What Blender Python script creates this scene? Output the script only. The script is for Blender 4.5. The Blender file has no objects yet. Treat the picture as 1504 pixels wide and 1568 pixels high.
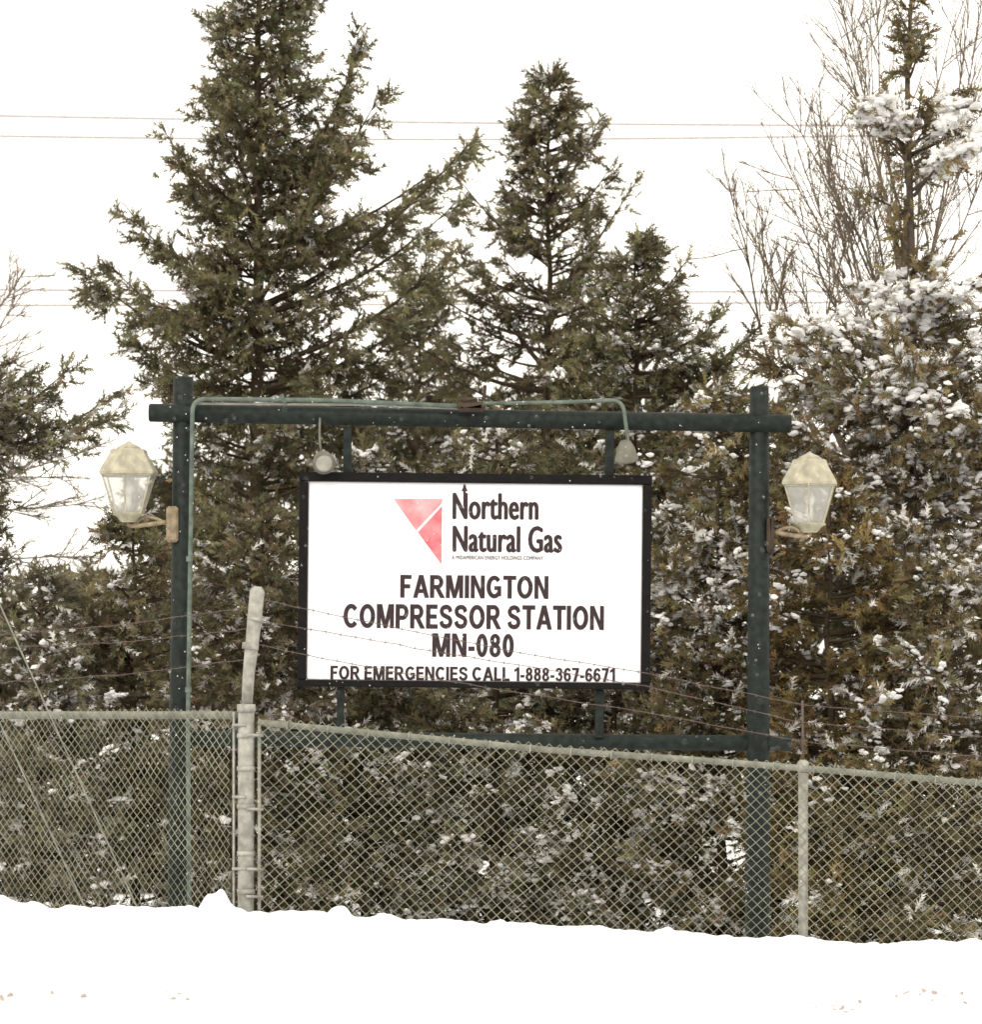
import bpy, math, numpy as np
from mathutils import Matrix, Vector
rng=np.random.default_rng(7)
sc=bpy.context.scene
sc.view_settings.view_transform='Standard'
try: sc.view_settings.look='None'
except Exception: pass
sc.view_settings.exposure=0
CZ=1.7; HY=1177.0; K=1/7000.0
def W(px,py,d): return np.array([(px-752)*K*d, d, CZ+(HY-py)*K*d])

# ---------------- camera / world / sun
cam=bpy.data.cameras.new("camera"); co=bpy.data.objects.new("camera",cam); sc.collection.objects.link(co)
cam.sensor_fit='HORIZONTAL'; cam.sensor_width=36; cam.lens=36*7000/1504
cam.shift_y=(HY-784)/1504
cam.clip_start=0.5; cam.clip_end=4000
cam.dof.use_dof=True; cam.dof.focus_distance=41.5; cam.dof.aperture_fstop=3.0
co.location=(0,0,CZ); co.rotation_euler=(math.radians(90),0,0); sc.camera=co
w=bpy.data.worlds.new("World"); sc.world=w; w.use_nodes=True
nt=w.node_tree; nt.nodes.clear()
sky=nt.nodes.new('ShaderNodeTexSky'); sky.sky_type='NISHITA'; sky.sun_disc=False
sky.sun_elevation=math.radians(40); sky.sun_rotation=math.radians(200); sky.dust_density=6; sky.air_density=1
mix=nt.nodes.new('ShaderNodeMix'); mix.data_type='RGBA'; mix.inputs[0].default_value=0.85
mix.inputs[7].default_value=(12.4,11.7,10.5,1)
bg=nt.nodes.new('ShaderNodeBackground'); bg.inputs[1].default_value=0.15
wo=nt.nodes.new('ShaderNodeOutputWorld')
nt.links.new(sky.outputs[0],mix.inputs[6]); nt.links.new(mix.outputs[2],bg.inputs[0]); nt.links.new(bg.outputs[0],wo.inputs[0])
sl=bpy.data.lights.new("sun",'SUN'); so=bpy.data.objects.new("sun",sl); sc.collection.objects.link(so)
sl.energy=1.5; sl.angle=math.radians(25); sl.color=(1,0.95,0.86)
so.rotation_euler=(math.radians(55),0,math.radians(-20)); so.location=(0,-5,20)

# ---------------- materials
def pmat(name,col,rough=0.7,metal=0,noise=0.25,scale=8,col2=None,alpha=1,spec=0.3,bump=0):
    m=bpy.data.materials.new(name); m.use_nodes=True; t=m.node_tree; b=t.nodes['Principled BSDF']
    b.inputs['Roughness'].default_value=rough; b.inputs['Metallic'].default_value=metal
    b.inputs['Alpha'].default_value=alpha; b.inputs['Specular IOR Level'].default_value=spec
    tc=t.nodes.new('ShaderNodeTexCoord'); n=t.nodes.new('ShaderNodeTexNoise'); n.inputs['Scale'].default_value=scale; n.inputs['Detail'].default_value=6
    t.links.new(tc.outputs['Object'],n.inputs['Vector'])
    r=t.nodes.new('ShaderNodeValToRGB'); r.color_ramp.elements[0].position=0.35; r.color_ramp.elements[1].position=0.68
    c2=col2 or tuple(min(1,c*(1+noise)) for c in col); c1=tuple(c*(1-noise) for c in col) if col2 is None else col
    r.color_ramp.elements[0].color=(*c1,1); r.color_ramp.elements[1].color=(*c2,1)
    t.links.new(n.outputs['Fac'],r.inputs[0]); t.links.new(r.outputs[0],b.inputs['Base Color'])
    if bump:
        bp=t.nodes.new('ShaderNodeBump'); bp.inputs['Strength'].default_value=bump; bp.inputs['Distance'].default_value=0.02
        t.links.new(n.outputs['Fac'],bp.inputs['Height']); t.links.new(bp.outputs[0],b.inputs['Normal'])
    return m
def attrmat(name):
    m=bpy.data.materials.new(name); m.use_nodes=True; t=m.node_tree; t.nodes.remove(t.nodes['Principled BSDF'])
    b=t.nodes.new('ShaderNodeBsdfDiffuse')
    a=t.nodes.new('ShaderNodeAttribute'); a.attribute_name='tint'
    t.links.new(a.outputs['Color'],b.inputs['Color'])
    tr=t.nodes.new('ShaderNodeBsdfTranslucent'); t.links.new(a.outputs['Color'],tr.inputs['Color'])
    mx=t.nodes.new('ShaderNodeMixShader'); mx.inputs[0].default_value=0.35
    t.links.new(b.outputs[0],mx.inputs[1]); t.links.new(tr.outputs[0],mx.inputs[2])
    t.links.new(mx.outputs[0],t.nodes['Material Output'].inputs[0])
    return m
M_fol=attrmat("needles_bark_and_snow")
M_green=pmat("dark_green_paint",(0.010,0.0150,0.0130),0.6,noise=0.5,scale=14,bump=0.2,spec=0.2)
M_frame=pmat("black_frame",(0.006,0.0055,0.0055),0.7,scale=20,spec=0.12)
M_cond=pmat("green_conduit",(0.095,0.122,0.102),0.65,noise=0.35,scale=10)
M_white=pmat("white_panel",(0.72,0.72,0.75),0.5,noise=0.03,scale=3)
M_text=pmat("dark_lettering",(0.033,0.022,0.025),0.6,noise=0.25,scale=30,spec=0.15)
M_pink=pmat("faded_red",(0.60,0.19,0.21),0.6,col2=(0.66,0.33,0.35),scale=9)
M_red=pmat("red",(0.55,0.10,0.13),0.6,col2=(0.60,0.22,0.24),scale=9)
M_galv=pmat("galvanized_steel",(0.27,0.27,0.24),0.6,0.0,noise=0.3,scale=12)
M_rail=pmat("weathered_rail",(0.18,0.185,0.155),0.65,0.0,noise=0.3,scale=9)
M_wire=pmat("chainlink_wire",(0.19,0.195,0.145),0.6,0.0,noise=0.35,scale=3,spec=0.2)
M_rust=pmat("rusty_wire",(0.10,0.072,0.062),0.8,scale=20)
M_cable=pmat("cable",(0.20,0.16,0.165),0.8)
M_beige=pmat("beige_metal",(0.34,0.32,0.24),0.6,noise=0.25,scale=10)
M_tan=pmat("tan_bracket",(0.22,0.175,0.115),0.75,noise=0.35,scale=16)
M_glass=pmat("frosted_glass",(0.58,0.58,0.55),0.25,noise=0.15,alpha=0.42,spec=0.5)
M_bulb=pmat("bulb",(0.7,0.7,0.66),0.4)
M_brown=pmat("junction_box_brown",(0.05,0.036,0.026),0.7,spec=.15)
M_lgrey=pmat("light_grey",(0.30,0.30,0.26),0.5)
M_dgrey=pmat("dull_grey",(0.13,0.13,0.105),0.6)
M_flake=pmat("snowflake",(0.75,0.75,0.75),0.9,noise=0.02)
M_snow=pmat("snow",(0.84,0.84,0.86),0.9,noise=0.04,scale=3,bump=0.3)

# ---------------- helpers
def newmesh(name,V,F,mat,smooth=False,loc=(0,0,0),parent=None,uneven=False):
    me=bpy.data.meshes.new(name)
    V=np.asarray(V,dtype=float)-np.array(loc)
    me.from_pydata(V.tolist(),[],[list(map(int,f)) for f in F]); 
    if smooth: me.polygons.foreach_set('use_smooth',[True]*len(me.polygons))
    me.materials.append(mat); me.update()
    o=bpy.data.objects.new(name,me); sc.collection.objects.link(o); o.location=loc
    if parent is not None:
        o.parent=parent; o.matrix_parent_inverse=Matrix.Translation(parent.location).inverted()
    return o
def empty(name,loc):
    e=bpy.data.objects.new(name,None); sc.collection.objects.link(e); e.location=loc; e.empty_display_size=0.3; return e
def norm(v): return v/ (np.linalg.norm(v,axis=-1,keepdims=True)+1e-9)
def tube(pts,rad,sides=8,cap=True):
    pts=np.asarray(pts,float); n=len(pts)
    rad=np.broadcast_to(np.asarray(rad,float),(n,))
    T=np.gradient(pts,axis=0); T=norm(T)
    ref=np.array([0,1.0,0]) if abs(T[0][1])<0.8 else np.array([1.0,0,0])
    U=norm(np.cross(T,ref)); Vv=np.cross(T,U)
    a=np.arange(sides)*2*math.pi/sides+math.pi/sides
    V=(pts[:,None,:]+rad[:,None,None]*(np.cos(a)[None,:,None]*U[:,None,:]+np.sin(a)[None,:,None]*Vv[:,None,:])).reshape(-1,3)
    i=np.arange(n-1)[:,None]*sides; j=np.arange(sides)[None,:]; j2=(j+1)%sides
    A=(i+j).ravel();B=(i+j2).ravel();C=(i+sides+j2).ravel();D=(i+sides+j).ravel()
    F=np.concatenate([np.stack([A,B,C],1),np.stack([A,C,D],1)])
    if cap:
        k=np.arange(1,sides-1); z=np.zeros_like(k)
        F=np.concatenate([F,np.stack([z,k+1,k],1),np.stack([z,k,k+1],1)+(n-1)*sides])
    return V,F
class MB:
    def __init__(s): s.V=[];s.F=[];s.C=[];s.n=0
    def add(s,V,F,C=None):
        s.V.append(V); s.F.append(np.asarray(F)+s.n); s.n+=len(V)
        if C is not None:
            C=np.asarray(C,float)
            if C.ndim==1: C=np.tile(C,(len(F),1))
            s.C.append(C)
    def build(s,name,mat,loc=(0,0,0),smooth=False,parent=None):
        V=np.concatenate(s.V)-np.array(loc); F=np.concatenate(s.F).astype(np.int32)
        me=bpy.data.meshes.new(name); me.vertices.add(len(V)); me.vertices.foreach_set('co',V.astype(np.float32).ravel())
        me.loops.add(F.size); me.loops.foreach_set('vertex_index',F.ravel())
        me.polygons.add(len(F)); me.polygons.foreach_set('loop_start',np.arange(0,F.size,3,dtype=np.int32))
        try: me.polygons.foreach_set('loop_total',np.full(len(F),3,np.int32))
        except Exception: pass
        me.update(calc_edges=True)
        me.polygons.foreach_set('use_smooth',np.full(len(F),smooth))
        if s.C:
            C=np.concatenate(s.C); at=me.attributes.new('tint','FLOAT_COLOR','FACE')
            at.data.foreach_set('color',np.concatenate([C,np.ones((len(C),1))],1).astype(np.float32).ravel())
        me.materials.append(mat)
        o=bpy.data.objects.new(name,me); sc.collection.objects.link(o); o.location=loc
        if parent is not None:
            o.parent=parent; o.matrix_parent_inverse=Matrix.Translation(parent.location).inverted()
        return o
def boxv(c,sx,sy,sz,rot=0,bev=0.0):
    b=bev or min(sx,sy,sz)*0.08
    V=[]
    hx,hy,hz=sx/2,sy/2,sz/2
    ring=[(-hx+b,-hz),(hx-b,-hz),(hx,-hz+b),(hx,hz-b),(hx-b,hz),(-hx+b,hz),(-hx,hz-b),(-hx,-hz+b)]
    def sc_(r,f): return [(x-math.copysign(f,x),z-math.copysign(f,z)) for x,z in r]
    layers=[(-hy,sc_(ring,b)),(-hy+b,ring),(hy-b,ring),(hy,sc_(ring,b))]
    ca,sa=math.cos(rot),math.sin(rot)
    for y,r in layers:
        for x,z in r: V.append([c[0]+x*ca-z*sa,c[1]+y,c[2]+x*sa+z*ca])
    F=[]
    for l in range(3):
        for k in range(8):
            a=l*8+k;b2=l*8+(k+1)%8; F+= [[a,b2,b2+8],[a,b2+8,a+8]]
    for k in range(1,7): F+=[[0,k,k+1],[24,24+k+1,24+k]]
    return np.array(V),np.array(F)

# ---------------- ground (one sheet)
rp=np.array([[-400,1385],[0,1374],[40,1384],[100,1391],[200,1392],[290,1389],[355,1399],[500,1403],[560,1410],[700,1413],[850,1422],[1000,1428],[1100,1435],[1240,1440],[1504,1447],[2000,1450]])
RD=36.9
rx=(rp[:,0]-752)*K*RD; rz=CZ+(HY-rp[:,1])*K*RD
def cs(a,b,n): return np.linspace(a,b,n)
xs=np.concatenate([-np.geomspace(1500,7.2,26),cs(-7,-4.9,40),cs(-4.87,4.87,420),cs(4.9,7,40),np.geomspace(7.2,1500,26)])
ys=np.concatenate([cs(-60,20,12),cs(21,28.5,12),cs(28.6,35.8,150),cs(35.84,38,80),cs(38.06,39,16),cs(39.3,60,30),np.geomspace(62,2500,24)])
X,Y=np.meshgrid(xs,ys)
def vnoise(x,y,s,seed):
    r=np.random.default_rng(seed); G=r.random((256,256))
    u=(x/s)%256; v=(y/s)%256; i=np.floor(u).astype(int)%256; j=np.floor(v).astype(int)%256; fu=u-np.floor(u); fv=v-np.floor(v)
    fu=fu*fu*(3-2*fu); fv=fv*fv*(3-2*fv)
    return (G[i,j]*(1-fu)*(1-fv)+G[(i+1)%256,j]*fu*(1-fv)+G[i,(j+1)%256]*(1-fu)*fv+G[(i+1)%256,(j+1)%256]*fu*fv)
R=np.interp(X,rx,rz)
base_=np.interp(X,[-8,8],[0.05,-0.15])
up=np.clip((Y-27)/(RD-27),0,1); up=up*up*(3-2*up); dn=np.clip((Y-RD)/2.2,0,1); dn=dn*dn*(3-2*dn)
Z=np.where(Y<RD,R*up, R*(1-dn)+base_*dn)
near=np.exp(-((Y-RD)/1.2)**2)
n1=vnoise(X,Y,0.17,1)-0.5; n2=vnoise(X,Y,0.5,2)-0.5; n3=vnoise(X,Y,0.08,3)-0.5
loc=np.clip((Y-25)/5,0,1)*np.clip((60-Y)/10,0,1)
Z+=(n1*0.06+n2*0.04+n3*0.03)*near*1.0+loc*(n2*0.05)
for px,py,s in [(328,1369,0.115),(350,1386,0.09),(520,1391,0.09),(308,1386,0.08),(1015,1419,0.08),(180,1386,0.08),(760,1409,0.08),(1180,1434,0.08),(645,1408,0.08),(940,1420,0.07),(1340,1438,0.06),(60,1380,.08),(1430,1443,.07)]:
    p=W(px,py,RD); b=CZ+(HY-np.interp(px,rp[:,0],rp[:,1]))*K*RD
    Z+=max(0.02,(p[2]-b))*0.95*np.exp(-(((X-p[0])**2+(Y-RD)**2)/s**2)**2.2)
for cx,cy,wx in [(3.1,31.2,0.45),(2.6,30.9,0.2),(-3.2,30.8,0.5),(0.2,30.9,0.3)]:
    m=np.exp(-(((X-cx)/wx)**2+((Y-cy)/0.35)**2)); Z+=m*(vnoise(X,Y,0.09,5)-0.4)*0.12
ny,nx=X.shape; V=np.stack([X,Y,Z],-1).reshape(-1,3)
i=(np.arange(ny-1)[:,None]*nx+np.arange(nx-1)[None,:]).ravel()
g=MB(); g.add(V,np.concatenate([np.stack([i,i+1,i+nx+1],1),np.stack([i,i+nx+1,i+nx],1)]))
g.build("snow_ground",M_snow,smooth=True)
def gz(x,y):
    a=np.searchsorted(xs,x).clip(0,nx-1); b=np.searchsorted(ys,y).clip(0,ny-1); return Z[b,a]

def ico(sub):
    import bmesh
    bm=bmesh.new(); bmesh.ops.create_icosphere(bm,subdivisions=sub,radius=1); V=np.array([v.co[:] for v in bm.verts]); F=np.array([[v.index for v in f.verts] for f in bm.faces]); bm.free(); return V,F
ICO={1:ico(1),2:ico(2)}
def blobs(mb,P,S,D,col,sub=2):
    IV,IF=ICO[sub]
    n=len(P); 
    if n==0: return
    X_=norm(D*np.array([1,1,0.5])); Yv=norm(np.cross(np.tile([0,0,1.0],(n,1)),X_)); Zv=np.cross(X_,Yv)
    nz=rng.random((n,len(IV),1))*0.7+0.6
    T=IV[None]*nz*S[:,None,:]
    V=P[:,None,:]+T[...,0:1]*X_[:,None]+T[...,1:2]*Yv[:,None]+T[...,2:3]*Zv[:,None]
    F=(np.arange(n)[:,None,None]*len(IV)+IF[None]).reshape(-1,3)
    mb.add(V.reshape(-1,3),F,np.tile(col,(len(F),1)))

cl=MB()
P=[];S=[]
for cx,cy,wx,n in [(3.05,31.3,0.4,40),(2.35,30.75,0.15,10),(-3.2,30.6,0.6,12),(-2.2,30.7,0.3,6),(3.6,31.4,.15,12)]:
    for _ in range(n):
        x=cx+rng.normal()*wx*0.6; y=cy+rng.normal()*0.2; s=rng.uniform(0.006,0.022); P.append([x,y,gz(x,y)+s*0.1]); S.append([s*1.5,s,s*0.8])
blobs(cl,np.array(P),np.array(S),norm(rng.normal(size=(len(P),3))),np.array([0.52,0.45,0.41]))
cl.build("snow_clods",M_fol,smooth=True)

# ---------------- foliage
NT=16
def sprig_template(seed):
    r=np.random.default_rng(seed); V=[]
    for k in range(NT):
        t=(k+0.5)/NT; a=k*2.4+r.random()*0.6; l=0.37*(1-0.45*t)*(0.7+0.6*r.random()); wd=0.042+0.028*r.random()
        out=np.array([0.75,math.cos(a)*0.75,math.sin(a)*0.75]); out/=np.linalg.norm(out)
        p=np.array([t*0.85,0,0]); side=norm(np.cross(out,r.normal(size=3)))
        V+=[p-side*wd,p+side*wd,p+out*l]
    return np.array(V)
TPL=[sprig_template(s) for s in range(6)]
_G=np.random.default_rng(11).random((64,64))
def clump(p): # spatial clustering of settled snow
    u=((p[0]+p[1]*.7)/.45)%64; v=(p[2]/.45)%64; i=int(u)%64;j=int(v)%64; fu=u-int(u);fv=v-int(v)
    q=_G[i,j]*(1-fu)*(1-fv)+_G[(i+1)%64,j]*fu*(1-fv)+_G[i,(j+1)%64]*(1-fu)*fv+_G[(i+1)%64,(j+1)%64]*fu*fv
    return min(1.9,max(0.05,(q-0.32)*4.2))
class Tree(MB):
    def __init__(s,green,snow=0,bark=(0.085,0.066,0.045),sz=0.2,frost=0.05,bright=1.27):
        super().__init__(); s.g=np.array(green)*bright*np.array([1.0,0.98,0.88])+0.004; s.snow=snow; s.bark=np.array(bark); s.sz=sz; s.P=[];s.D=[];s.Q=[];s.Cc=[]; s.SP=[];s.SS=[];s.SD=[]; s.frost=frost
    def sprigs(s,P,D,Q,C): s.P.append(P);s.D.append(D);s.Q.append(Q);s.Cc.append(C)
    def limb(s,p0,p1,sag=0.12,dens=1.0,sub=0.55,tmin=0.15,r0=None,snow=None,droop=0.35,leaf=1.0,big=1.0):
        snow=s.snow if snow is None else snow
        p0=np.array(p0,float);p1=np.array(p1,float); L=np.linalg.norm(p1-p0)
        c=(p0+p1)/2+np.array([rng.normal()*0.04*L,rng.normal()*0.04*L,-sag*L])
        t=np.linspace(0,1,8)[:,None]; pts=(1-t)**2*p0+2*t*(1-t)*c+t*t*p1
        r0=r0 or (0.012+0.012*L); V,F=tube(pts,np.linspace(r0,0.005,8),5,False); s.add(V,F,s.bark*rng.uniform(.7,1.4))
        ns=max(4,int(L/0.10*dens))
        limbshade=rng.uniform(0.75,1.3)
        for k in range(ns):
            tt=1-(1-tmin)*rng.random()**1.2 if k>0 else 1.0
            p=(1-tt)**2*p0+2*tt*(1-tt)*c+tt*tt*p1
            T=norm(2*(1-tt)*(c-p0)+2*tt*(p1-c))
            sd=norm(np.cross(T,[0,0,1.0]))*(1 if rng.random()<.5 else -1)
            d=norm(T*0.75+sd*rng.uniform(0.2,1.0)+np.array([0,0,rng.uniform(-0.45,0.35)]))
            if k==0: d=T
            l=sub*(1-0.5*tt)*rng.uniform(0.5,1.15)*min(1,0.45+L/3)
            q=np.stack([p,p+d*l*0.55,p+d*l-np.array([0,0,droop*l*rng.random()])])
            V,F=tube(q,[0.009,0.006,0.003],3,False); s.add(V,F,s.bark*rng.uniform(.7,1.5))
            m=max(3,int(l/0.047*leaf)); u=rng.random(m)[:,None]*0.9+0.1
            pp=q[0]+(q[2]-q[0])*u+rng.normal(size=(m,3))*0.015
            dd=norm(d*0.9+rng.normal(size=(m,3))*0.5+np.array([0,0,-0.25]))
            shade=rng.uniform(0.6,1.4)*limbshade
            C=s.g*shade*(rng.uniform(0.7,1.3,(m,1)))*(1+rng.normal(size=(m,3))*0.06)
            sn=snow*clump(p) if snow>0 else 0
            fr=rng.random(m)<s.frost+sn*0.28
            C[fr]=np.array([0.62,0.61,0.58])*rng.uniform(0.5,1.35,(fr.sum(),1))
            s.sprigs(pp,dd,s.sz*rng.uniform(0.65,1.25,m),C)
            if rng.random()<sn:
                nb=rng.integers(4,10); uu=rng.random(nb)[:,None]
                s.SP.append(q[0]+(q[2]-q[0])*uu+np.array([0,0,0.03])+rng.normal(size=(nb,3))*0.035)
                s.SD.append(np.tile(d,(nb,1))+rng.normal(size=(nb,3))*0.5); b=rng.uniform(0.012,0.042,(nb,1))*big; s.SS.append(b*np.array([1.5,1.1,0.7]))
    def finish(s,name,loc):
        if s.P:
            P=np.concatenate(s.P);D=norm(np.concatenate(s.D));Q=np.concatenate(s.Q);C=np.clip(np.concatenate(s.Cc),0.004,0.9)
            n=len(P); A=norm(np.cross(D,rng.normal(size=(n,3)))); B=np.cross(D,A); k=rng.integers(0,6,n)
            for q in range(6):
                m=k==q; T=TPL[q][None]*Q[m][:,None,None]
                V=P[m][:,None,:]+T[...,0:1]*D[m][:,None]+T[...,1:2]*A[m][:,None]+T[...,2:3]*B[m][:,None]
                nv=V.shape[0]*V.shape[1]; F=np.arange(nv).reshape(-1,3)
                s.add(V.reshape(-1,3),F,np.repeat(C[m],NT,axis=0))
        if s.SP: blobs(s,np.concatenate(s.SP),np.concatenate(s.SS),np.concatenate(s.SD),np.array([0.88,0.88,0.88]),1)
        return s.build(name,M_fol,loc=tuple(loc))
    def crown(s,tx,d,left,right,ytop,ybot,step=15,per=5,scale=0.8,rise=0.45,trunk_r=0.13,lean=0,snowfn=None,perfn=None,**kw):
        top=W(tx+lean,ytop,d); bot=W(tx,HY+CZ*7000/d+20,d); 
        tp=np.linspace(bot,top,14); tp[1:-1,0]+=rng.normal(size=12)*0.02
        V,F=tube(tp,np.linspace(trunk_r,0.012,14),8); s.add(V,F,s.bark)
        l=np.array(left);r=np.array(right); kd=K*d
        py=ytop
        while py<ybot:
            for _ in range(per if perfn is None else perfn(py)):
                yy=py+rng.uniform(-1,1)*step
                if yy<ytop: yy=ytop+rng.random()*6
                a=rng.random()*2*math.pi; c,sn=math.cos(a),math.sin(a)
                wl=np.interp(yy,l[:,0],l[:,1]);wr=np.interp(yy,r[:,0],r[:,1])
                Lx=(wr if c>0 else wl); Ls=(wl+wr)/2*0.9
                L=(Lx*c*c+Ls*sn*sn)*kd*scale*(rng.uniform(0.6,1.12))
                f=(HY+CZ*7000/d-yy)/(HY+CZ*7000/d-ytop)
                tip=np.array([(tx+lean*f-752)*kd+c*L, d+sn*L, CZ+(HY-yy)*kd])
                rs=rise*rng.uniform(0.4,1.3)
                z0=tip[2]-L*rs
                f0=(z0-bot[2])/(top[2]-bot[2]); 
                if f0<0.03: f0=0.03
                p0=bot+(top-bot)*min(f0,0.99)
                sn_=s.snow if snowfn is None else snowfn(yy)
                s.limb(p0,tip,snow=sn_,**kw)
            py+=step*0.9+ (py-ytop)*0.004
def base(px,d): 
    x=(px-752)*K*d; return (x,d,0.0)

# large left spruce
G1=(0.122,0.114,0.072)
t=Tree(G1,snow=0.0,sz=0.21,frost=.03)
t.crown(395,52,[(-500,20),(0,50),(150,72),(240,95),(320,120),(420,140),(560,130),(700,180),(1000,210),(1400,220)],
        [(-500,20),(0,95),(60,90),(150,112),(200,155),(300,185),(430,195),(500,160),(700,210),(1400,220)],-300,1330,step=18,per=4,scale=0.85,
        perfn=lambda y: (2 if y<-60 else 6) if y<260 else (5 if y<560 else (3 if y<900 else 1)),
        snowfn=lambda y: 0.0 if y<620 else 0.1,droop=.6)
for (a,b,c,dd,ps) in [(400,470,712,205,.6),(405,430,545,62,.1),(405,330,540,110,-.1),(400,420,575,178,-.4),(405,480,690,312,.2),(400,560,690,400,-.3),(385,470,195,318,.3),(385,560,130,420,0),
    (385,400,265,225,-.3),(390,300,318,135,.2),(385,560,165,400,.6),(400,600,640,470,.5),(385,620,205,520,.3),(385,500,240,470,-.5),(398,380,650,240,.9),(385,640,250,560,.2),(400,660,600,560,.4),(385,330,330,20,.3)]:
    t.limb(W(a,b,52),W(c,dd,52)+np.array([0,ps*2,0]),sag=0.14,dens=1.2,sub=0.62,tmin=0.3,droop=1.0)
t.finish("spruce_tree",base(395,52))
# middle spruce
t=Tree((0.126,0.114,0.075),snow=0.0,sz=0.19,frost=.03)
t.crown(832,54,[(120,14),(150,42),(250,52),(285,70),(400,110),(450,150),(520,180),(700,220),(1400,220)],
        [(120,10),(190,60),(280,85),(350,95),(400,120),(500,150),(700,200),(1400,220)],122,1330,step=18,per=4,scale=0.88,lean=10,trunk_r=0.1,
        perfn=lambda y: 6 if y<330 else (4 if y<800 else 1),snowfn=lambda y: 0.0 if y<560 else 0.12,droop=.5)
for (a,b,c,dd,ps) in [(832,400,716,285,.2),(838,320,914,195,-.2),(836,470,972,275,.3),(836,360,935,245,.5),(830,520,660,440,.2),(830,600,612,520,-.3),(830,560,720,380,.4),(836,300,790,175,.1)]:
    t.limb(W(a,b,54),W(c,dd,54)+np.array([0,ps*2,0]),sag=0.12,dens=0.9 if c<960 else 0.6,sub=0.5,tmin=0.35,droop=0.7,leaf=1 if c<960 else .6)
t.finish("spruce_tree.001",base(832,54))
# spruce right of centre
t=Tree((0.118,0.111,0.070),snow=0.03,sz=0.19)
t.crown(975,50,[(368,8),(420,45),(480,60),(560,100),(700,190),(1400,200)],[(368,8),(420,55),(470,80),(530,120),(600,150),(700,190),(1400,200)],366,1330,step=20,per=4,scale=0.95,trunk_r=.09,
   perfn=lambda y: 6 if y<650 else (3 if y<900 else 1),snowfn=lambda y: 0.05 if y<500 else 0.25)
for (a,b,c,dd,ps) in [(975,500,1040,415,0),(980,600,1100,480,.2),(980,640,1138,525,-.2)]: t.limb(W(a,b,50),W(c,dd,50)+np.array([0,ps,0]),dens=1.1,tmin=.3)
t.finish("spruce_tree.002",base(975,50))
t=Tree((0.118,0.110,0.074),snow=0.05,sz=0.21)
t.crown(640,58,[(430,8),(520,60),(600,110),(800,190),(1400,220)],[(430,8),(520,50),(600,100),(800,190),(1400,220)],430,1300,step=24,per=4,scale=0.95,trunk_r=.09,perfn=lambda y:6 if y<750 else 1,snowfn=lambda y:0.0 if y<650 else .15)
t.finish("spruce_tree.003",base(640,58))
# snow-laden spruce on the right, thin top
t=Tree((0.130,0.106,0.062),snow=0.5,sz=0.19,bark=(0.13,0.105,0.085))
t.crown(1395,47,[(400,40),(1400,250)],[(400,40),(1400,250)],-120,1360,step=19,per=0,scale=0.95,trunk_r=.11)
l=[(415,40),(440,120),(485,190),(600,235),(800,240),(1400,250)]
yy=418
while yy<1370:
    for _ in range(6 if yy<700 else (4 if yy<900 else 2)):
        y=yy+rng.uniform(-12,12); a=rng.random()*6.283; L=np.interp(y,[q[0] for q in l],[q[1] for q in l])*K*47*rng.uniform(.55,1.1)
        tip=W(1395,y,47)+np.array([math.cos(a)*L,math.sin(a)*L,0]); p0=W(1395,y,47)-np.array([0,0,min(0.4*L,W(1395,y,47)[2]-0.1)])
        t.limb(p0,tip,snow=0.8 if y<640 else (0.42 if y<900 else .15),big=1.5 if y<640 else 1.1)
    yy+=21
for (a,b,c,dd,ps) in [(1395,230,1322,188,-.4),(1395,235,1330,176,.1),(1395,225,1345,180,-.8),(1400,220,1440,205,-.5),(1400,200,1504,160,0),(1400,290,1475,240,-.6),(1400,190,1480,130,.3),(1400,250,1530,200,-.2),(1395,210,1400,170,-.7),(1400,300,1440,250,-.7),(1395,330,1330,300,0)]:
    t.limb(W(a,b,47),W(c,dd,47)+np.array([0,ps,0]),sag=-0.03,dens=1.2,sub=.36,snow=1.6,tmin=0.25,big=1.8)
for k in range(18):
    y=rng.uniform(-100,150); t.limb(W(1392,y+40,47),W(1392+rng.uniform(-32,32),y,47)+np.array([0,rng.normal()*.2,0]),dens=0.8,sub=.22,snow=0,leaf=.7)
for k in range(22):
    y=rng.uniform(170,430); t.limb(W(1392,y+40,47),W(1392+rng.uniform(-45,100),y,47)+np.array([0,rng.normal()*.3,0]),dens=0.7,sub=.25,snow=0.1,leaf=.5)
t.finish("spruce_tree.004",base(1395,47))
# left-edge spruce
t=Tree((0.125,0.118,0.083),snow=0.08,sz=0.19)
t.crown(-70,49,[(540,10),(600,200),(1400,240)],[(520,8),(560,100),(600,170),(660,180),(700,80),(840,60),(900,190),(1400,230)],520,1360,step=19,per=4,scale=0.9,trunk_r=.1,perfn=lambda y:4 if y<900 else 1)
for (a,b,c,dd,ps) in [(-70,690,98,572,0),(-70,700,170,605,.3),(-70,700,160,650,-.3),(-70,640,40,575,.1)]: t.limb(W(a,b,49),W(c,dd,49)+np.array([0,ps,0]),dens=1.2,tmin=.3)
t.finish("spruce_tree.005",base(-70,49))
def shrub(px,d,top,hw,col,snow,name,bot=1420,per=5,step=25):
    t=Tree(col,snow=snow,sz=0.20,frost=0.08)
    pr=[(top,10),(top+40,hw*.45),(top+110,hw*.75),(top+250,hw),(1500,hw*1.1)]
    t.crown(px,d,pr,pr,top,bot,step=step,per=per,scale=0.95,trunk_r=.06,rise=.35)
    t.finish(name,base(px,d))
shrub(205,47,790,120,(0.120,0.107,0.070),0.10,"cedar_tree")
shrub(60,46,880,130,(0.120,0.112,0.080),0.14,"cedar_tree.001")
shrub(400,46.5,800,140,(0.104,0.091,0.060),0.10,"cedar_tree.002")
shrub(760,47,640,170,(0.112,0.101,0.066),0.26,"cedar_tree.003")
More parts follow.
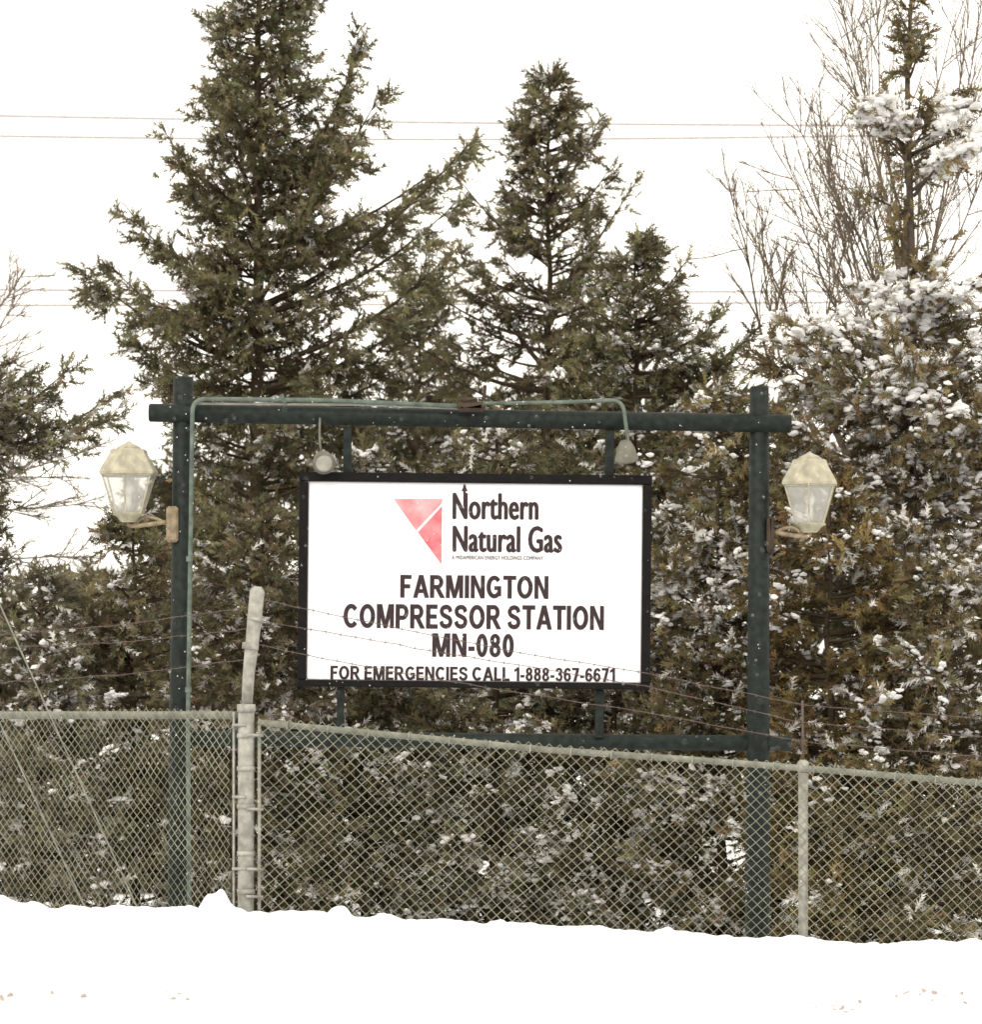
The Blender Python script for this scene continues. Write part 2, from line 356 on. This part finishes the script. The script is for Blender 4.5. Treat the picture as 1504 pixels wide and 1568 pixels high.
shrub(560,47.5,700,150,(0.108,0.098,0.066),0.18,"cedar_tree.004")
shrub(1100,46,600,150,(0.128,0.107,0.063),0.32,"cedar_tree.005")
shrub(940,46.5,900,150,(0.118,0.103,0.068),0.30,"cedar_tree.006")
shrub(1270,45,740,150,(0.144,0.111,0.056),0.14,"cedar_tree.007")
shrub(1450,44.5,860,160,(0.128,0.108,0.064),0.30,"cedar_tree.008")

# dense distant belt of conifers
t=Tree((0.078,0.070,0.046),snow=0.0,sz=0.62,frost=0.04)
for k in range(20):
    px=-150+k*95+rng.uniform(-20,20); d=64+rng.uniform(-2,3)
    top=(900 if px<190 else 610)+rng.uniform(-30,50)
    if 150<px<330: top=720
    for j in range(44):
        y=top+(1450-top)*rng.random()**1.1; f=min(1,(y-top)/220+0.1)
        a=rng.random()*6.283; L=85*K*d*f*rng.uniform(.5,1.1); c=W(px,y,d)
        p0=c-np.array([0,0,min(0.4*L,max(0,c[2]-0.1))])
        t.limb(p0,c+np.array([math.cos(a)*L,math.sin(a)*L,0]),dens=0.6,sub=.9,leaf=0.5)
t.finish("distant_conifers",(0,64,0))

# ---------------- bare trees
def bare(mb,p,d,L,r,depth,col,up=0.25,spread=0.5,n=6,rmin=0.004):
    pts=[p]; dd=d
    for k in range(5):
        dd=norm(dd+rng.normal(size=3)*0.07+np.array([0,0,up*0.10])); pts.append(pts[-1]+dd*L/5)
    pts=np.array(pts); V,F=tube(pts,np.linspace(r,max(r*0.3,rmin),6),4 if depth else 3,False); mb.add(V,F,np.array(col)*rng.uniform(.75,1.3))
    if depth<=0: return
    for k in range(n if depth>1 else max(3,n-5)):
        t=rng.uniform(0.15,0.97); q=np.array([np.interp(t*5,range(6),pts[:,c]) for c in range(3)])
        nd=norm(dd+rng.normal(size=3)*spread+np.array([0,0,up]))
        bare(mb,q,nd,L*rng.uniform(0.18,0.45)*(1.15-0.5*t),r*0.45,depth-1,col,up,spread,n)
mb=MB(); col=(0.22,0.18,0.14)
for (a,b,c,dd) in [(1390,520,1345,5),(1385,520,1310,190),(1370,520,1262,125),(1350,540,1232,160),(1330,560,1205,270),(1180,560,1125,255),(1230,560,1175,290),(1395,480,1440,20),(1400,500,1500,60),
     (1390,440,1375,-40),(1395,440,1415,-60),(1380,500,1285,240),(1395,500,1470,180),(1400,500,1500,240),(1300,560,1240,230),(1400,500,1545,20),(1385,480,1330,60),(1360,520,1300,300),(1190,560,1150,330),(1180,560,1190,380),
     (1340,560,1260,200),(1330,560,1275,330),(1360,560,1225,210),(1260,560,1215,400),(1380,460,1350,120),(1250,560,1290,260)]:
    p0=W(a,b,49); p1=W(c,dd,49); v=p1-p0; L=np.linalg.norm(v)
    bare(mb,p0+np.array([0,rng.normal()*.3,0]),norm(v-np.array([0,0,0.06*L])),L,0.019,2,col,up=0.22,spread=0.45,n=13)
V,F=tube([W(1392,1470,49),W(1385,900,49),W(1388,520,49),W(1390,300,49)],[0.15,0.12,0.08,0.04],8); mb.add(V,F,col)
for a,b in [(1390,1180),(1385,1230),(1388,1330)]:
    V,F=tube([W(a,900,49),W((a+b)/2,720,49),W(b,550,49)],[0.08,0.05,0.025],6); mb.add(V,F,col)
mb.build("bare_larch_tree",M_fol,loc=base(1392,49))
mb=MB(); col=(0.30,0.26,0.22)
for (a,b,c,dd) in [(-90,600,30,395),(-90,650,60,480),(-90,760,150,690),(-90,800,150,770),(-90,700,60,640),(-90,850,130,850),(-90,560,-10,420),(-90,740,110,720),(-90,690,40,540)]:
    p0=W(a,b,52); p1=W(c,dd,52); v=p1-p0; bare(mb,p0+np.array([0,rng.normal()*.3,0]),norm(v),np.linalg.norm(v),0.02,2,col,up=0.1,spread=0.5,n=16)
V,F=tube([W(-90,1440,52),W(-92,900,52),W(-90,500,52)],[0.13,0.09,0.03],8); mb.add(V,F,col)
mb.build("bare_larch_tree.001",M_fol,loc=base(-90,52))

# ---------------- sign
SD=42.0; TA=-math.radians(0.62)
sign=empty("station_sign",tuple(W(727,1460,SD)))
def part(name,VF,mat,smooth=False,parent=sign): return newmesh(name,VF[0],VF[1],mat,smooth,loc=tuple(np.mean(VF[0],0)),parent=parent)
def merge(lst):
    V=[];F=[];n=0
    for v,f in lst: V.append(v);F.append(np.asarray(f)+n);n+=len(v)
    return np.concatenate(V),np.concatenate(F)
def post(x0,y0,x1,y1,d,r0,r1,sides=20):
    a=W(x0,y0,d);b=W(x1,y1,d); n=norm(a-b)
    return tube(np.array([b,b+(a-b)*.5,a-n*0.012,a]),[r1,(r0+r1)/2,r0,r0*0.8],sides)
part("post_1",post(281,577,272,1490,SD,0.093,0.1),M_green,True)
part("post_2",post(1163,592,1160,1490,SD,0.088,0.118),M_green,True)
def hbeam(x0,y0,x1,y1,d,r):
    a=W(x0,y0,d);b=W(x1,y1,d);n=norm(b-a)
    return tube(np.array([a,a+n*.012,b-n*.012,b]),[r*.85,r,r,r*.85],20)
part("top_beam",hbeam(228,632,1212,649,SD-0.06,0.084),M_green,True)
part("bottom_beam",hbeam(268,1130,1212,1138,SD+0.02,0.072),M_green,True)
c=W(727,891.5,SD-0.12)
pw,ph=(985-474)*K*SD,(1043-740)*K*SD
def S_(u,v,dy=0):
    ca,sa=math.cos(TA),math.sin(TA); return np.array([c[0]+u*ca-v*sa,c[1]+dy,c[2]+u*sa+v*ca])
fw=0.082
def lbox(u,v,sx,sz,sy,dy): return boxv(S_(u,v,dy),sx,sy,sz,rot=TA,bev=0.008)
fr=[lbox(0,ph/2+fw/2,pw+2*fw,fw,0.14,0),lbox(0,-ph/2-fw/2+0.012,pw+2*fw,fw-.024,0.14,0),lbox(-pw/2-fw/2,0.0,fw-.004,ph-.004,0.138,0),lbox(pw/2+fw/2,0,fw-.004,ph-.004,0.138,0)]
part("frame",merge(fr),M_frame)
part("panel",lbox(0,0,pw-.002,ph-.002,0.05,0.0),M_white)
part("hanger_1",lbox((530-727)*K*SD,ph/2+fw+0.2,0.075,0.44,0.05,0.06),M_green)
part("hanger_2",lbox((931-727)*K*SD,ph/2+fw+0.2,0.085,0.44,0.05,0.06),M_green)
part("hanger_3",lbox((524-727)*K*SD,-ph/2-fw-0.2,0.07,0.44,0.05,0.06),M_green)
part("hanger_4",lbox((920-727)*K*SD,-ph/2-fw-0.2,0.08,0.44,0.05,0.06),M_green)
FY=-0.029
def place(V,F,x0,x1,y0,y1,name,mat=M_text,dep=None):
    """V: 2-D glyph coordinates, fitted to a box on the sign face"""
    mn=V[:,:2].min(0);mx=V[:,:2].max(0); u=(V[:,0]-mn[0])/(mx[0]-mn[0])-.5; v=(V[:,1]-mn[1])/(mx[1]-mn[1])-.5
    k=K*(SD-0.15); wd=(x1-x0)*k;ht=(y1-y0)*k; n=len(V)
    cc=W((x0+x1)/2,(y0+y1)/2,SD-0.15)
    ca,sa=math.cos(TA*.8),math.sin(TA*.8)
    dep=np.zeros(n) if dep is None else dep
    P=np.stack([cc[0]+u*wd*ca-v*ht*sa, c[1]+FY-dep, cc[2]+u*wd*sa+v*ht*ca],1)
    return newmesh(name,P,F,mat,loc=tuple(cc),parent=sign)
def fonttext(body,x0,x1,y0,y1,name,bold=0.02):
    cu=bpy.data.curves.new(name,'FONT'); cu.body=body; cu.resolution_u=4; cu.space_character=1.06
    o=bpy.data.objects.new(name,cu); sc.collection.objects.link(o); bpy.context.view_layer.update()
    me=bpy.data.meshes.new_from_object(o.evaluated_get(bpy.context.evaluated_depsgraph_get()))
    n=len(me.vertices); V=np.zeros(n*3); me.vertices.foreach_get('co',V); V=V.reshape(-1,3)
    F=[list(p.vertices) for p in me.polygons]; bpy.data.objects.remove(o)
    Vs=[];Fs=[];D=[]
    for k,(dx,dy) in enumerate([(0,0),(-bold,0),(bold,0),(0,bold*.3),(0,-bold*.3)] if bold else [(0,0)]):
        Vs.append(V+np.array([dx,dy,0])); Fs+=[[q+k*n for q in f] for f in F]; D.append(np.full(n,k*0.0004))
    place(np.concatenate(Vs),Fs,x0,x1,y0,y1,name,dep=np.concatenate(D))
# bold grotesque capitals (stems wider than bars, they are set condensed)
TS=0.285; BH=0.19
def rect(a,b,c2,d): return [(a,b),(c2,b),(c2,d),(a,d)]
def stroke(pts,t=TS,tb=BH):
    pts=np.array(pts,float); T=norm(np.gradient(pts,axis=0)); N=np.stack([-T[:,1]*t,T[:,0]*tb],1)/2
    L=pts+N;Rr=pts-N; return [[tuple(L[k]),tuple(Rr[k]),tuple(Rr[k+1]),tuple(L[k+1])] for k in range(len(pts)-1)]
def arc(cx,cy,rx_,ry_,a0,a1,n=22): return [(cx+rx_*math.cos(math.radians(a)),cy+ry_*math.sin(math.radians(a))) for a in np.linspace(a0,a1,n)]
def cr(P,n=5):
    P=np.array(P,float); Q=np.concatenate([[2*P[0]-P[1]],P,[2*P[-1]-P[-2]]]); out=[]
    for k in range(1,len(Q)-2):
        for t in np.linspace(0,1,n,endpoint=False):
            a,b,c_,d=Q[k-1],Q[k],Q[k+1],Q[k+2]; out.append(0.5*((2*b)+(-a+c_)*t+(2*a-5*b+4*c_-d)*t*t+(-a+3*b-3*c_+d)*t**3))
    out.append(P[-1]); return out
h=TS/2; v_=TS; ry=.5-BH/2
def bowl(xr,yt,yb): 
    r=(yt-yb)/2; rxx=r*1.15; cxx=xr-h-rxx; return [(0.05,yt)]+arc(cxx,(yt+yb)/2,rxx,r,90,-90,14)+[(0.05,yb)]
G={
'F':(.74,[[rect(0,0,v_,1)],[rect(v_*.5,1-.18,.74,1)],[rect(v_*.5,.41,.66,.59)]]),
'E':(.78,[[rect(0,0,v_,1)],[rect(v_*.5,.82,.76,1)],[rect(v_*.5,.415,.71,.59)],[rect(v_*.5,0,.78,.18)]]),
'L':(.73,[[rect(0,0,v_,1)],[rect(v_*.5,0,.73,.18)]]),
'T':(.86,[[rect(.43-h,0,.43+h,1)],[rect(0,.82,.86,1)]]),
'I':(v_,[[rect(0,0,v_,1)]]),
'A':(1.06,[[[(0,0),(.29,0),(.675,1),(.385,1)]],[[(1.06,0),(.77,0),(.385,1),(.675,1)]],[rect(.22,.21,.84,.38)]]),
'M':(1.14,[[rect(0,0,.26,1)],[rect(.88,0,1.14,1)],[[(0,1),(.36,1),(.68,0),(.46,0)]],[[(1.14,1),(.78,1),(.46,0),(.68,0)]]]),
'N':(.93,[[rect(0,0,.265,1)],[rect(.665,0,.93,1)],[[(0.02,1),(.28,1),(.91,0),(.65,0)]]]),
'O':(1.04,[stroke(arc(.52,.5,.52-h,ry,0,360,40))]),
'C':(.96,[stroke(arc(.52,.5,.52-h,ry,40,320,34))]),
'G':(1.0,[stroke(arc(.52,.5,.52-h,ry,40,316,34)),[rect(.73,.10,.98,.54)],[rect(.52,.37,.95,.54)]]),
'P':(.86,[[rect(0,0,v_,1)],stroke(bowl(.87,1-.09,.44),.27,.18)]),
'R':(.95,[[rect(0,0,v_,1)],stroke(bowl(.89,1-.09,.48),.27,.18),[[(.33,.44),(.62,.47),(1.0,0),(.68,0)]]]),
'S':(.88,[stroke(cr([(.74,.70),(.66,.85),(.44,.905),(.21,.84),(.15,.71),(.23,.59),(.45,.51),(.66,.43),(.74,.29),(.65,.15),(.44,.095),(.20,.16),(.12,.31)]),.26,.19)]),
'0':(.72,[stroke(arc(.36,.5,.36-.13,ry,0,360,34),.26)]),
'8':(.72,[stroke(arc(.36,.73,.2,.185,0,360,26),.25,.17),stroke(arc(.36,.295,.235,.21,0,360,28),.25,.17)]),
'1':(.52,[[rect(.26,0,.52,1)],[[(0,.64),(.3,.76),(.34,1),(.3,.98),(.0,.82)]]]),
'3':(.72,[stroke(cr([(.12,.74),(.19,.86),(.35,.91),(.51,.86),(.56,.73),(.49,.58),(.28,.53)]),.24,.17),stroke(cr([(.28,.53),(.51,.47),(.6,.29),(.51,.13),(.35,.09),(.18,.14),(.11,.28)]),.24,.17)]),
'6':(.72,[stroke(arc(.36,.32,.235,.235,0,360,28),.25,.17),stroke(cr([(.12,.34),(.125,.6),(.21,.82),(.38,.91),(.53,.86),(.59,.75)]),.25,.17)]),
'7':(.70,[[rect(0,.82,.70,1)],[[(.42,.86),(.70,.86),(.41,0),(.12,0)]]]),
'-':(.40,[[rect(0,.26,.40,.45)]]),
}
def caps(body,x0,x1,y0,y1,name):
    V=[];F=[];D=[];x=0
    for ch in body:
        if ch==' ': x+=.34; continue
        w_,parts=G[ch]
        for pi,polys in enumerate(parts):
            for pl in polys:
                n=len(V); V+=[(x+a,b,0) for a,b in pl]; D+=[pi*0.0005]*len(pl); F.append(list(range(n,n+len(pl))))
        x+=w_+(.11 if ch not in 'TA' else .06)
    place(np.array(V,float),F,x0,x1,y0,y1,name,dep=np.array(D))
fonttext("Northern",693,825,755,796,"text_name_1",0.046)
fonttext("Natural Gas",693,861,805,846,"text_name_2",0.046)
fonttext("A MIDAMERICAN ENERGY HOLDINGS COMPANY",692,832,851,857,"text_tagline",0.01)
caps("FARMINGTON",613,840,881,916,"text_line_1")
caps("COMPRESSOR STATION",526,925,926,963,"text_line_2")
caps("MN-080",662,787,970,1006,"text_line_3")
caps("FOR EMERGENCIES CALL 1-888-367-6671",506,942,1021,1042,"text_line_4")
def poly(name,pts,mat,dy=0):
    P=np.array([W(x,y,SD-.15) for x,y in pts]); P[:,1]=c[1]+FY-dy
    return newmesh(name,P,[list(range(len(pts)))],mat,parent=sign)
poly("logo_triangle_1",[(603,764),(637,812),(676,771),(678,764)],M_pink)
poly("logo_triangle_2",[(640,815),(677,775),(676,864)],M_red)
poly("arrow_stem",[(709.5,750),(713,750),(713,775),(709.5,775)],M_text,0.003)
poly("arrow_head",[(711.5,740),(716,752),(707,752)],M_text,0.004)

def smoothpath(P,n=12):
    P=[np.array(p) for p in P]; out=[P[0]]
    for k in range(1,len(P)-1):
        a,b,c2=P[k-1],P[k],P[k+1]; r=0.12
        s=b+norm(a-b)*min(r,np.linalg.norm(a-b)*.45); e=b+norm(c2-b)*min(r,np.linalg.norm(c2-b)*.45)
        for t in np.linspace(0,1,7): out.append((1-t)**2*s+2*t*(1-t)*b+t*t*e)
    out.append(P[-1]); return np.array(out)
cd=SD-0.2
part("conduit_1",tube(smoothpath([W(290,1450,cd),W(288,1100,cd),W(295,611,cd),W(500,613,cd),W(700,622,cd)]),0.022,8),M_cond,True)
part("conduit_2",tube(smoothpath([W(735,618,cd),W(870,616,cd),W(954,612,cd),W(962,680,cd)]),0.019,8),M_cond,True)
part("conduit_3",tube(smoothpath([W(300,618,cd+.04),W(560,620,cd+.04),W(715,626,cd+.04)]),0.012,6),M_lgrey,True)
part("junction_box",merge([boxv(W(722,623,cd-.02),0.26,0.12,0.09,bev=.03),boxv(W(718,613,cd-.02),0.16,0.1,0.05,bev=.015),tube([W(741,612,cd),W(743,590,cd)],0.018,8)]),M_brown)
part("conduit_couplings",merge([tube([W(288.4,1060,cd),W(288.4,1052,cd)],0.031,8),tube([W(290.2,860,cd),W(290.2,852,cd)],0.031,8),tube([W(430,606,cd),W(438,617,cd)],0.028,6)]),M_cond)
def flood(px,py,face,arm,name,mat,lens):
    e=empty(name,tuple(W(px,py,cd-.1)))
    C=W(px,py,cd-.1); ax=norm(np.array(face,float))
    prof=[(-0.11,0.02),(-0.10,0.05),(-0.03,0.085),(0.05,0.10),(0.06,0.108),(0.075,0.108)]
    pts=np.array([C+ax*a for a,_ in prof]); part("housing",tube(pts,[r for _,r in prof],18),mat,True,e)
    part("lens",tube([C+ax*0.076,C+ax*0.084],[0.085,0.06],18),lens,True,e)
    part("arm",tube(smoothpath([W(*arm[0],cd-.04),W(*arm[1],cd-.06),C-ax*0.1]),0.012,6),M_dgrey,True,e)
flood(495,705,(0.15,-0.85,-0.45),[(490,640),(489,672)],"flood_light",M_dgrey,M_lgrey)
flood(959,692,(0.1,0.45,-0.9),[(962,664),(962,676)],"flood_light.001",M_dgrey,M_dgrey)

def lantern(px,name,ytop,side,postx,plate_mat,armdown):
    d=SD-0.05; k=K*d
    e=empty(name,tuple(W(px,ytop+100,d)))
    def ring(py,hw,n=6,dx=0):
        C=W(px+dx,py,d); a=np.arange(n)*2*math.pi/n+0.42
        return np.stack([C[0]+hw*k*np.cos(a),C[1]+hw*k*np.sin(a),np.full(n,C[2])],1)
    def loft(levels,n=6,cap=True):
        V=np.concatenate([ring(ytop+y,h_,n) for y,h_ in levels]); F=[]
        for l in range(len(levels)-1):
            for j in range(n):
                a=l*n+j;b=l*n+(j+1)%n; F.append([a,b,b+n]);F.append([a,b+n,a+n])
        if cap:
            for j in range(1,n-1): F.append([0,j,j+1]); m=(len(levels)-1)*n; F.append([m,m+j+1,m+j])
        return V,np.array(F)
    part("roof",loft([(10,27),(12,30),(17,31),(39,45),(45,48),(49,47),(50,43)]),M_beige,False,e)
    part("cap",merge([loft([(-2,2),(1,6),(4,13),(8,19),(11,20)],12)]),M_beige,True,e)
    part("glass",loft([(50,42),(108,23)],cap=False),M_glass,False,e)
    A=ring(ytop+50,43);B=ring(ytop+108,24)
    fr=[tube([A[j],B[j]],0.010,4) for j in range(6)]+[tube([A[j],A[(j+1)%6]],0.011,4) for j in range(6)]+[tube([B[j],B[(j+1)%6]],0.011,4) for j in range(6)]
    part("frame_bars",merge(fr),M_beige,False,e)
    part("base",loft([(107,24),(110,25),(113,18),(119,14),(122,10)],12),M_beige,True,e)
    part("bulb_holder",merge([tube([W(px,ytop+108,d),W(px,ytop+80,d)],0.03,10),tube([W(px,ytop+82,d),W(px,ytop+70,d),W(px,ytop+55,d)],[0.03,0.05,0.02],10)]),M_bulb,True,e)
    ay=ytop+armdown
    part("arm",tube(smoothpath([W(px,ytop+118,d),W(px,ay+4,d),W(px+side*25,ay+2,d),W(postx,ay-4,d)]),0.022,8),M_tan,True,e)
    part("scroll",tube(smoothpath([W(px+side*8,ay+2,d),W(px+side*24,ay-12,d),W(px+side*44,ay-8,d),W(px+side*60,ay+2,d)]),0.018,6),M_tan,True,e)
    part("mount_plate",boxv(W(postx,ay+1,d-.03),0.11 if side>0 else 0.07,0.1,0.33,bev=.02),plate_mat,False,e)
lantern(197,"post_lantern",678,1,264,M_tan,124)
lantern(1240,"post_lantern.001",694,-1,1180,M_brown,124)

# ---------------- fence
FD=38.0
def seg_prism(A,B,r):
    T=norm(B-A); ref=np.tile([0,1.0,0],(len(A),1)); U=norm(np.cross(T,ref)); Vv=np.cross(T,U)
    V=[];a=[0.5,2.6,4.7]
    for P in (A,B):
        for q in a: V.append(P+r*(math.cos(q)*U+math.sin(q)*Vv))
    V=np.stack(V,1).reshape(-1,3); n=len(A); o=np.arange(n)[:,None]*6
    F=[]
    for j in range(3):
        j2=(j+1)%3; F.append(np.concatenate([o+j,o+j2,o+j2+3],1)); F.append(np.concatenate([o+j,o+j2+3,o+j+3],1))
    return V,np.concatenate(F)
def chain(path,dw=0.090,dh=0.086,height=2.15,r=0.0033,top=0.045):
    P=np.array(path); s=np.concatenate([[0],np.cumsum(np.linalg.norm(np.diff(P[:,:2],axis=0),axis=1))])
    def at(u): return np.stack([np.interp(u,s,P[:,i]) for i in range(3)],-1)
    n=int(s[-1]/(dw/2)); m=int(height/(dh/2)); A=[];B=[]
    ph2=rng.random(4)*6
    for k in range(0,n,1):
        u0=k*dw/2; ph=k%2; rows=np.arange(m)
        ua=np.where((rows+ph)%2==0,u0,u0+dw/2); ub=np.where((rows+ph)%2==0,u0+dw/2,u0)
        wob=lambda u,rw: 0.007*np.sin(u*3.1+rw*0.2+ph2[0])+0.004*np.sin(u*7.7-rw*.33+ph2[1])
        wy=lambda u,rw: 0.02*np.sin(u*2.1+rw*0.06+ph2[2])
        pa=at(ua);pb=at(ub); pa[:,2]+=top-rows*dh/2+wob(ua,rows); pb[:,2]+=top-(rows+1)*dh/2+wob(ub,rows+1)
        pa[:,0]+=wob(ua+5,rows);pb[:,0]+=wob(ub+5,rows+1)
        pa[:,1]+=wy(ua,rows);pb[:,1]+=wy(ub,rows+1)
        A.append(pa);B.append(pb)
    return seg_prism(np.concatenate(A),np.concatenate(B),r)
fence=empty("chain_link_fence",tuple(W(377,1480,FD)))
def fp(n,VF,mat=M_galv,sm=True): return part(n,VF,mat,sm,fence)
railR=[W(395,1106,FD),W(620,1127,FD),W(840,1148,FD),W(1060,1163,FD),W(1230,1176,FD),W(1504,1199,FD),W(2100,1245,FD)]
c0=W(377,1096,FD); c1=np.array(W(0,1095,40.4)); dl=(c1-c0); railL=[W(360,1095,FD+.1),c1,c1+dl*1.6]
fp("top_rail_right",tube(railR,0.028,10),M_rail); fp("top_rail_left",tube(railL,0.036,10),M_rail)
fp("mesh_right",chain([p-np.array([0,0.055,0]) for p in railR]),M_wire,False)
fp("mesh_left",chain([p+np.array([-0.04,-0.055,0]) for p in railL],top=0.05),M_wire,False)
tp=[W(376,1500,FD),W(377,1085,FD),W(378,1078,FD)]
fp("corner_post",tube(tp,[0.068,0.068,0.05],16))
fp("post_cap",tube([W(377,1090,FD),W(377,1078,FD)],0.078,16))
fp("barb_arm",tube([W(378,1080,FD),W(381,1030,FD-.05),W(386,985,FD-.1),W(394,905,FD-.2),W(395,898,FD-.2)],[0.048,0.052,0.058,0.064,0.03],10))
fp("arm_bands",merge([tube([W(383,994,FD-.09),W(384,984,FD-.09)],0.072,10),tube([W(390,950,FD-.15),W(391,945,FD-.15)],0.068,10)]+[tube([W(376.6,y,FD),W(376.6,y-7,FD)],0.078,12) for y in (1130,1180,1238,1310,1368)]))
fp("tension_bar_1",tube([W(358,1090,FD),W(358,1500,FD)],0.012,6)); fp("tension_bar_2",tube([W(397,1104,FD),W(397,1500,FD)],0.016,6))
fp("clips",merge([tube([W(377,y,FD-.075),W(403,y+1,FD-.05)],0.014,6) for y in (1125,1238,1330,1372)]+[tube([W(377,y,FD-.075),W(356,y,FD-.03)],0.014,6) for y in (1110,1220,1330)]))
fp("line_post",tube([W(1230,1500,FD),W(1230,1170,FD)],[0.041,0.041],12)); fp("line_post_cap",tube([W(1230,1182,FD),W(1230,1166,FD),W(1230,1163,FD)],[0.048,0.048,0.02],12))
fp("line_arm",tube([W(1230,1168,FD),W(1229,1072,FD)],0.011,6),M_rust)
e1=c0+dl*1.6
fp("line_post_left",tube([e1-np.array([0,0,2.4]),e1],0.04,10))
r2=W(2000,1238,FD); fp("line_post_far",tube([r2-np.array([0,0,2.4]),r2],0.04,10))
tl=[]
for x in np.arange(440,1500,62):
    p=W(x,np.interp(x,[395,840,1230,1504],[1106,1148,1176,1199]),FD); tl.append(tube([p+np.array([-0.004,-.04,-.04]),p+np.array([.004,-.04,.035])],0.006,5))
fp("ties",merge(tl))
def barb(pts,name):
    pts=np.array(pts); n=60; s=np.linspace(0,1,n); cum=np.concatenate([[0],np.cumsum(np.linalg.norm(np.diff(pts,axis=0),axis=1))]);u=s*cum[-1]
    P=np.stack([np.interp(u,cum,pts[:,i]) for i in range(3)],1); P[1:-1]+=rng.normal(size=(n-2,3))*0.003
    L=[tube(P,0.0042,4)]
    for q in np.arange(0.1,cum[-1],0.125):
        p=np.array([np.interp(q,cum,pts[:,i]) for i in range(3)])
        for a in (0.6,2.2): v=np.array([math.cos(a)*.5,0.2,math.sin(a)])*0.018; L.append(tube([p-v,p+v],0.0025,3))
    fp(name,merge(L),M_rust,False)
barb([W(394,916,FD-.2),W(470,933,FD-.2),W(620,964,FD-.15),W(800,1000,FD-.1),W(985,1030,FD),W(1230,1079,FD),W(1504,1100,FD),W(2000,1140,FD)],"barbed_wire_1")
barb([W(390,948,FD-.15),W(470,963,FD-.15),W(560,978,FD-.1),W(700,1003,FD-.1),W(985,1050,FD),W(1230,1106,FD),W(1504,1128,FD),W(2000,1170,FD)],"barbed_wire_2")
barb([W(385,985,FD-.1),W(470,1003,FD-.1),W(640,1035,FD-.1),W(985,1090,FD),W(1230,1135,FD),W(1504,1158,FD),W(2000,1195,FD)],"barbed_wire_3")
def lw(y0,y1,name,dd): 
    q=W(0,y1,40.4); p=W(392,y0,FD-dd); barb([p,(p+q)/2-np.array([0,0,.03]),q,q+(q-p)*1.5],name)
lw(928,972,"barbed_wire_4",.2); lw(962,992,"barbed_wire_5",.15); lw(1008,1045,"barbed_wire_6",.1)
for nm,a,b in [("guy_wire",(-5,915),(215,1400)),("guy_wire.001",(-160,760),(135,1400))]:
    p=W(*a,37.6);q=W(*b,37.3); v=p-q
    newmesh(nm,*tube([q-v*.03,p+v*2.2],0.007,6),M_rail,loc=tuple(q))
for k,(ya,yb,yc) in enumerate([(178,189,193),(209,214,205),(444,447,446),(468,466,462)]):
    P=[W(x,np.polyval(np.polyfit([0,750,1504],[ya,yb,yc],2),x),76) for x in np.linspace(-1500,3000,40)]
    newmesh("power_line"+("" if k==0 else ".%03d"%k),*tube(P,0.0155,6),M_cable)

# ---------------- falling snow
n=4200; mb=MB(); y=rng.uniform(20,41.3,n); P=np.stack([rng.uniform(-1,1,n)*0.14*y, y, CZ+rng.uniform(-0.03,0.19,n)*y],1)
P[:,2]=np.maximum(P[:,2],0.7)
OV=np.array([[1,0,0],[-1,0,0],[0,1,0],[0,-1,0],[0,0,1],[0,0,-1.]]);OF=np.array([[0,2,4],[2,1,4],[1,3,4],[3,0,4],[2,0,5],[1,2,5],[3,1,5],[0,3,5]])
sz=rng.uniform(0.002,0.0052,(n,1,1))*(y/40)[:,None,None]
V=(P[:,None]+OV[None]*sz*np.array([1,1,1.3])).reshape(-1,3); F=(np.arange(n)[:,None,None]*6+OF[None]).reshape(-1,3)
mb.add(V,F); mb.build("falling_snow",M_flake)
